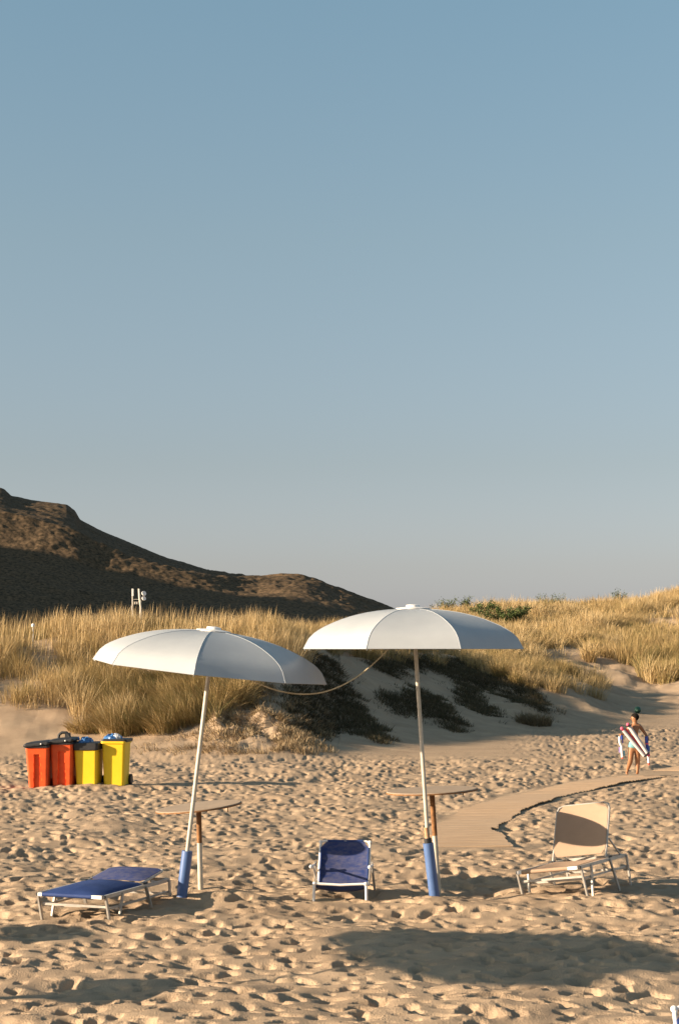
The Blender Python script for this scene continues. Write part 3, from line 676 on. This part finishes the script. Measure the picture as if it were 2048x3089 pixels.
def shell(levels, r=.05, groove=None):
    """levels: (z, width, depth, y offset)"""
    mb = MB(); vs = []; fs = []; n = None
    for z, w_, d_, oy in levels:
        P = rrect(w_, d_, r)
        n = len(P)
        for k, (x, y) in enumerate(P):
            if groove and k >= 28:
                g0, g1, gw0, gw1, gx = groove; t = (z-g0)/(g1-g0)
                if 0 <= t <= 1 and abs(x-gx) < (gw0*(1-t)+gw1*t)/2: y += .035
            vs.append((x, y+oy, z))
    for i in range(len(levels)-1):
        for k in range(n): fs.append((i*n+k, i*n+(k+1) % n, (i+1)*n+(k+1) % n, (i+1)*n+k))
    fs.append(tuple(range(n))[::-1]); fs.append(tuple((len(levels)-1)*n+k for k in range(n)))
    mb.add(vs, fs); return mb
def bin_(px, Yb_, dz, wt, wb, h, m, label, kind, rz=0, lean=0):
    b = Vector(((px-1024)/F*Yb_, Yb_, 0)); e = empty('wheelie_bin', (b.x, b.y, dz-.03), (0, R(lean), R(rz))); tag(e, label, 'waste bin', 'wheelie bins in a row')
    d = wt*1.12; zs = sorted(set(list(np.linspace(0, h, 16))+[.005, h*.80, h*.805]))
    lv = [(z, wb+(wt-wb)*z/h, (wb+(wt-wb)*z/h)*1.12, 0) for z in zs]
    groove = (-.01, h*.803, .16, .10, 0) if m is m_or else None
    if groove: lv = [l for l in lv]
    shell(lv, .045, groove).build('body', m, e, angle=30)
    if kind != 'black': shell([(h-.045, wt+.0, d, 0), (h-.04, wt+.035, d+.035, 0), (h, wt+.035, d+.035, 0), (h+.002, wt, d, 0)], .05).build('rim', m if kind == 'bag' else m_black, e)
    for s in (-1, 1):
        wl = MB(); wl.tube([(s*(wb/2+.002), d/2-.02, .09), (s*(wb/2+.05), d/2-.02, .09)], .10, 20); wl.build('wheel', m_black, e)
    ax = MB(); ax.tube([(-wb/2-.01, d/2-.02, .09), (wb/2+.01, d/2-.02, .09)], .012, 8); ax.build('axle', m_black, e)
    hd = MB(); hd.tube([(-wt*.36, d/2, h-.02), (-wt*.36, d/2+.07, h+.0), (wt*.36, d/2+.07, h+.0), (wt*.36, d/2, h-.02)], .014, 8); hd.build('handle', m_black, e)
    if kind in ('lid', 'open'):
        L = shell([(h-.005, wt+.05, d+.06, -.01), (h+.02, wt+.07, d+.07, -.01), (h+.045, wt+.05, d+.05, -.01), (h+.07, wt-.04, d-.05, 0), (h+.078, wt-.16, d-.16, 0)], .05)
        L.v = [Vector((p.x, p.y, p.z+p.x*.09)) for p in L.v]; lo = L.build('lid', m_black, e)
        k = MB(); k.sphere((wt*.22, -d/2-.045, h+.03), .016, 6); k.build('catch', m_fabw, lo)
    if kind == 'open':
        hdl = MB(); pts = [(-wt*.25, -.02, h+.05), (-wt*.22, -.02, h+.13), (-wt*.08, -.02, h+.17), (wt*.12, -.02, h+.17), (wt*.24, -.02, h+.12), (wt*.30, -.02, h+.05)]
        hdl.tube(pts, .027, 10); hdl.build('lid_handle', m_black, e)
        k = MB(); k.box((wt*.17, -.01, h+.11), (.10, .05, .11)); k.build('lid_hinge_block', m_black, e)
    def crumple(cx0, w0, h0, m_, nm, zz0):
        c = MB(); c.sphere((cx0, 0, zz0), 1, 12, (w0, d*.42, h0)); r2 = random.Random(int(px))
        c.v = [p+Vector([r2.uniform(-.022, .022) for _ in range(3)]) for p in c.v]; return c.build(nm, m_, e, angle=15)
    if kind == 'black':
        L = shell([(h-.13, wt+.02, d+.02, 0), (h-.12, wt+.045, d+.04, 0), (h-.04, wt+.06, d+.05, 0), (h+.0, wt+.05, d+.05, 0), (h+.012, wt+.0, d+.0, 0)], .06); L.build('bag_lining', m_black, e)
        crumple(-wt*.12, .13, .10, m_bag, 'rubbish_bag', h)
        k = MB(); k.tube([(-wt*.35, -.05, h), (-wt*.42, -.05, h+.12)], .012, 6); k.build('bag_tie', m_bag, e)
    if kind == 'bag':
        L = shell([(h-.03, wt*.98, d+.04, .0), (h+.0, wt+.05, d+.045, .0), (h+.04, wt+.04, d+.04, 0), (h+.045, wt-.02, d-.02, 0)], .05); L.v = [p+Vector((.012, .02, 0)) for p in L.v]; L.build('bag_lining', m_black, e)
        crumple(-.06, wt*.40, .085, m_bag, 'rubbish_bag', h+.04)
        k = MB(); k.sphere((.05, -.12, h+.075), .055, 6, (1.2, .8, 1)); r2 = random.Random(3); k.v = [p+Vector([r2.uniform(-.02, .02) for _ in range(3)]) for p in k.v]; k.build('plastic_scrap', m_bagw, e, angle=15)
    return e
bin_(124, 33.85, 0, .435, .35, .82, m_or, 'orange bin at the left end of the row with a flat black lid', 'lid', -5, -1.2)
bin_(196, 33.9, .018, .42, .355, .86, m_or, 'orange bin with a black loop handle standing up on its lid', 'open', -6, -.5)
bin_(271, 33.95, .045, .445, .385, .81, m_ye, 'short yellow bin with a thick black bag folded over its rim', 'black', -8, -1)
bin_(352, 34.0, .07, .44, .38, .82, m_ye, 'yellow bin at the right end of the row, blue bag bulging from the top', 'bag', -7, 0)

# ------------------------------------------------------------------ mast behind the dune, white post
m_mast = mat('mast_grey', (.62, .57, .48), rough=.6)
YM = 250; e = empty('antenna_mast', ap(414, 1960, YM)-Vector((0, 0, CH-.5))); tag(e, 'pale antenna mast with a dish and a panel rising behind the grassy dune', 'antenna mast')
def mp(x, y, dy=0): return ap(x, y, YM+dy)-e.location
t = MB(); t.tube([mp(400.5, 1796), mp(400.5, 2010)], .07, 8); t.tube([mp(420, 1776), mp(421, 1800), mp(425, 1830), mp(426, 2010)], .13, 8); t.build('pole', m_mast, e)
t = MB(); t.box(mp(400.7, 1787), (.26, .16, 1.0)); t.build('panel_antenna', m_white, e)
for dy_, zr in ((1791, .33), (1806, .30)):
    t = MB(); t.lathe([(.02, -.06), (zr*.6, -.04), (zr, .05), (zr, .18), (zr*.97, .19), (.02, .19)], 20); M = Matrix.Rotation(R(72), 3, 'X') @ Matrix.Rotation(0, 3, 'Z')
    t.v = [mp(434, dy_)+(Matrix.Rotation(R(35), 3, 'Z') @ M @ p) for p in t.v]; t.build('dish', m_white, e)
t = MB()
for yy in (1808, 1816, 1822): t.bar(mp(400, yy), mp(425, yy), .05, .05)
for xx in (408, 414): t.box(mp(xx, 1819), (.13, .13, .3))
t.build('bracket', m_mast, e)
for xx, yy, sz in ((398.5, 1835, .17), (424, 1818, .22)):
    t = MB(); t.box(mp(xx, yy), (sz, sz*.9, .6)); t.build('equipment_box', m_mast, e)
Yp = 64*K; t = MB(); t.lathe([(.012, -1.2), (.012, -.08), (.045, -.07), (.055, -.02), (.035, .02), (.012, .035)], 12)
o = t.build('white_post', m_white, loc=ap(101, 1884, Yp)); tag(o, 'small white post top showing in the grass at the far left', 'post')

# ------------------------------------------------------------------ ball on the sand
m_ball = mat('dark_green_ball', (.008, .03, .022), (.02, .10, .06), 9, .45, spec=.4); m_ball2 = mat('ball_light_panel', (.12, .22, .16), rough=.5)
YB = gY(1922, 2152); zb = gz((1922-1024)/F*YB, YB, True); rb_ = 10.3*YB/F
t = MB(); t.sphere((0, 0, 0), rb_, 16); e = t.build('ball', m_ball, loc=((1922-1024)/F*YB, YB, zb+rb_*.95)); tag(e, 'dark green ball resting on the shaded sand above the child', 'ball')
t = MB(); t.sphere((-.03, -.03, -.01), rb_*.86, 12, (.9, .9, .55)); t.build('pale_panel', m_ball2, e)

# ------------------------------------------------------------------ child walking away
m_skin = mat('skin', (.29, .13, .06), (.34, .16, .078), 8, .5, spec=.35); m_hair = mat('hair', (.008, .006, .005), (.016, .012, .009), 30, .85, spec=.1)
m_trunk = mat('turquoise_trunks', (.13, .31, .33), (.20, .40, .42), 6, .8)
fp = gp(1914, 2343); S = .651e-3; zb = gz(fp.x, fp.y)+.045
person = empty('person', (fp.x, fp.y, zb)); tag(person, 'child in turquoise swim trunks seen from behind, walking with toys in both hands', 'person')
def J(zx, zy, dy=0): return Vector(((zx-600)*S, dy, (2180-zy)*S))
def skin(name, verts, edges, rad, m, parent, extra=None, root=0, sub=2):
    me = bpy.data.meshes.new(name+'_skeleton'); me.from_pydata([tuple(v) for v in verts], edges, []); ob = bpy.data.objects.new(name+'_skeleton', me); col.objects.link(ob)
    md = ob.modifiers.new('s', 'SKIN'); md.use_smooth_shade = True
    for i, r in enumerate(rad):
        sv = me.skin_vertices[0].data[i]; sv.radius = r if isinstance(r, tuple) else (r, r); sv.use_root = (i == root)
    s2 = ob.modifiers.new('u', 'SUBSURF'); s2.levels = sub; s2.render_levels = sub
    dg = bpy.context.evaluated_depsgraph_get(); dg.update(); nm = bpy.data.meshes.new_from_object(ob.evaluated_get(dg)); nm.name = name
    bpy.data.objects.remove(ob); bpy.data.meshes.remove(me)
    if extra:
        import bmesh
        bm = bmesh.new(); bm.from_mesh(nm)
        tmp = bpy.data.meshes.new('t'); tmp.from_pydata([tuple(p) for p in extra.v], [], extra.f); bm.from_mesh(tmp); bm.to_mesh(nm); bm.free(); bpy.data.meshes.remove(tmp)
    nm.materials.clear(); nm.materials.append(m); nm.polygons.foreach_set('use_smooth', [True]*len(nm.polygons))
    o = bpy.data.objects.new(name, nm); col.objects.link(o); o.parent = parent; return o
Vt, Ed, Rd = [], [], []
def jt(p, r, par=None):
    Vt.append(p); Rd.append(r); i = len(Vt)-1
    if par is not None: Ed.append((par, i))
    return i
pel = jt(J(575, 1250), (.100, .076)); wa = jt(J(590, 1060), (.092, .066), pel); ch_ = jt(J(600, 800), (.112, .070), wa); us = jt(J(605, 665), (.092, .054), ch_)
nk = jt(J(603, 590), .040, us); hd0 = jt(J(590, 520, -.005), (.052, .055), nk); hd1 = jt(J(590, 430, .01), (.070, .078), hd0); hd2 = jt(J(600, 345, .008), (.052, .06), hd1)
# right arm (photo right)
s1 = jt(J(735, 668), .042, us); e1 = jt(J(880, 850, .04), .034, s1); w1 = jt(J(1005, 1075, -.02), .024, e1); h1 = jt(J(1000, 1135, -.03), (.020, .014), w1)
s0 = jt(J(470, 680), .042, us); e0 = jt(J(335, 850, .07), .034, s0); w0 = jt(J(215, 945, -.03), .024, e0); h0 = jt(J(165, 940, -.05), (.020, .014), w0)
for hnd, base in ((h1, J(1000, 1135, -.03)), (h0, J(165, 940, -.05))):
    for k in range(4):
        a = jt(base+Vector((-.02, -.012, -.012-.014*k+.02)), .0085, hnd); jt(base+Vector((-.034, .010, -.016-.013*k+.02)), .007, a)
    a = jt(base+Vector((.0, -.03, .012)), .009, hnd); jt(base+Vector((-.022, -.034, .008)), .0075, a)
# legs
l0 = jt(J(490, 1400), .076, pel); k0 = jt(J(450, 1790, -.02), .053, l0); a0 = jt(J(400, 2050, .13), .032, k0); f0 = jt(J(375, 2150, .10), (.022, .030), a0); jt(J(365, 2172, .015), (.018, .028), f0)
l1 = jt(J(675, 1420), .076, pel); k1 = jt(J(690, 1800, .03), .053, l1); a1 = jt(J(680, 2090, .0), .032, k1); f1 = jt(J(678, 2150, .02), (.022, .03), a1); jt(J(690, 2165, .11), (.016, .028), f1)
ex = MB(); ex.sphere(J(655, 455, .0), .017, 6, (.5, .9, 1.2)); ex.sphere(J(528, 455, -.03), .017, 6, (.5, .9, 1.2)); ex.sphere(J(482, 455, .06), .012, 6, (1.3, .8, .9))
ex.sphere(J(500, 425, .065), .008, 5); ex.sphere(J(505, 500, .055), .012, 5, (1, .7, .4))
skin('body', Vt, Ed, Rd, m_skin, person, ex)
hr = MB(); hr.sphere(J(602, 400, .0), 1, 12, (.082, .094, .078)); hr.v = [Vector((p.x, p.y, max(p.z, J(0, 440-(p.x-J(600, 0).x)*-900).z if p.x < .01 else J(0, 500).z))) for p in hr.v]
hr.build('hair', m_hair, person, angle=60)
tv = [J(572, 1100), J(572, 1200), J(575, 1260), J(480, 1335), J(475, 1375), J(675, 1335), J(680, 1375)]
skin('swim_trunks', tv, [(0, 1), (1, 2), (2, 3), (3, 4), (2, 5), (5, 6)], [(.104, .078), (.110, .086), (.106, .086), (.090, .086), (.089, .085), (.090, .086), (.089, .085)], m_trunk, person)
# toys
m_foam = mat('white_foam', (.50, .47, .46), (.56, .53, .52), 10, .7); m_pink = mat('pink_foam', (.62, .10, .17), rough=.6); m_strap = mat('black_strap', (.02, .02, .025), rough=.6)
m_tb = mat('toy_blue', (.02, .06, .32), rough=.35, spec=.5); m_tp = mat('toy_purple', (.22, .16, .34), rough=.4); m_tc = mat('toy_cyan', (.16, .42, .52), rough=.4); m_tr = mat('toy_red', (.75, .12, .08), rough=.4); m_tw = mat('toy_white', (.75, .74, .76), rough=.4); m_dred = mat('toy_crimson', (.30, .03, .04), rough=.5)
ty = empty('foam_tubes', person.location+J(600, 1150, -.16)); tag(ty, 'pair of white foam tubes with pink ends strapped across the back of the child', 'pool toy')
def K2(x, y, d=0): return J(x, y, -.13+d)-J(600, 1150, -.16)
for (xa, ya, xb, yb, r) in ((215, 810, 850, 1590, .034), (395, 690, 940, 1500, .038)):
    t = MB(); t.tube([K2(xa, ya), K2(xb, yb)], r, 18); tb = t.build('tube', m_foam, ty)
    for (x, y, s) in ((xa, ya, -1), (xb, yb, 1)):
        d_ = (K2(xb, yb)-K2(xa, ya)).normalized()*s
        if (x, y) == (850, 1590): continue
        t = MB(); c = K2(x, y)+d_*.05; t.sphere(c, .036, 8); t.tube([K2(x, y), c], .02, 10); t.build('pink_end', m_pink, tb)
t = MB(); t.tube([K2(275, 760, .01), K2(880, 1520, .01)], .026, 10); t.build('crimson_rod', m_dred, ty)
t = MB(); t.bar(K2(330, 690, -.045), K2(455, 625, -.045), .02, .03); t.bar(K2(845, 1620, -.045), K2(1000, 1480, -.045), .02, .03); t.build('strap', m_strap, ty)
def toy(nm, ox, oy, parts, lab):
    O = J(ox, oy, -.05); e = empty(nm, person.location+O); tag(e, lab, 'toy', 'toys held by the child')
    for pn, m_, pts, r in parts:
        t = MB(); t.tube([J(x, y, -.05+dy)-O for x, y, dy in pts], r, 12); t.build(pn, m_, e)
toy('toy_water_gun', 165, 1000, [('grip', m_tb, [(170, 960, 0), (185, 1090, 0)], .028), ('barrel', m_tw, [(105, 1000, 0), (120, 1200, 0), (170, 1300, 0), (195, 1640, 0)], .024), ('trigger', m_tp, [(205, 1090, .01), (210, 1210, .01)], .018), ('tank', m_tp, [(125, 1330, .03), (130, 1500, .03)], .022), ('side_tank', m_tc, [(250, 1440, .02), (262, 1600, .02)], .021), ('nozzle', m_tr, [(196, 1640, 0), (198, 1690, 0)], [.024, .012])], 'white toy water gun with purple and cyan tanks in the left hand of the child')
toy('toy_water_gun', 960, 1000, [('tank', m_tb, [(935, 995, -.01), (950, 1200, -.01)], .034), ('band', m_pink, [(950, 1200, -.01), (953, 1245, -.01)], .036), ('barrel', m_tb, [(955, 1245, -.01), (990, 1480, -.01)], .033), ('front_tube', m_tw, [(985, 1480, 0), (1010, 1820, 0)], .022), ('side_tube', m_tc, [(1035, 1300, .02), (1042, 1450, .02)], .012), ('nozzle', m_tr, [(1010, 1820, 0), (1025, 1885, 0)], [.026, .014])], 'blue toy water gun with a red tip in the right hand of the child')
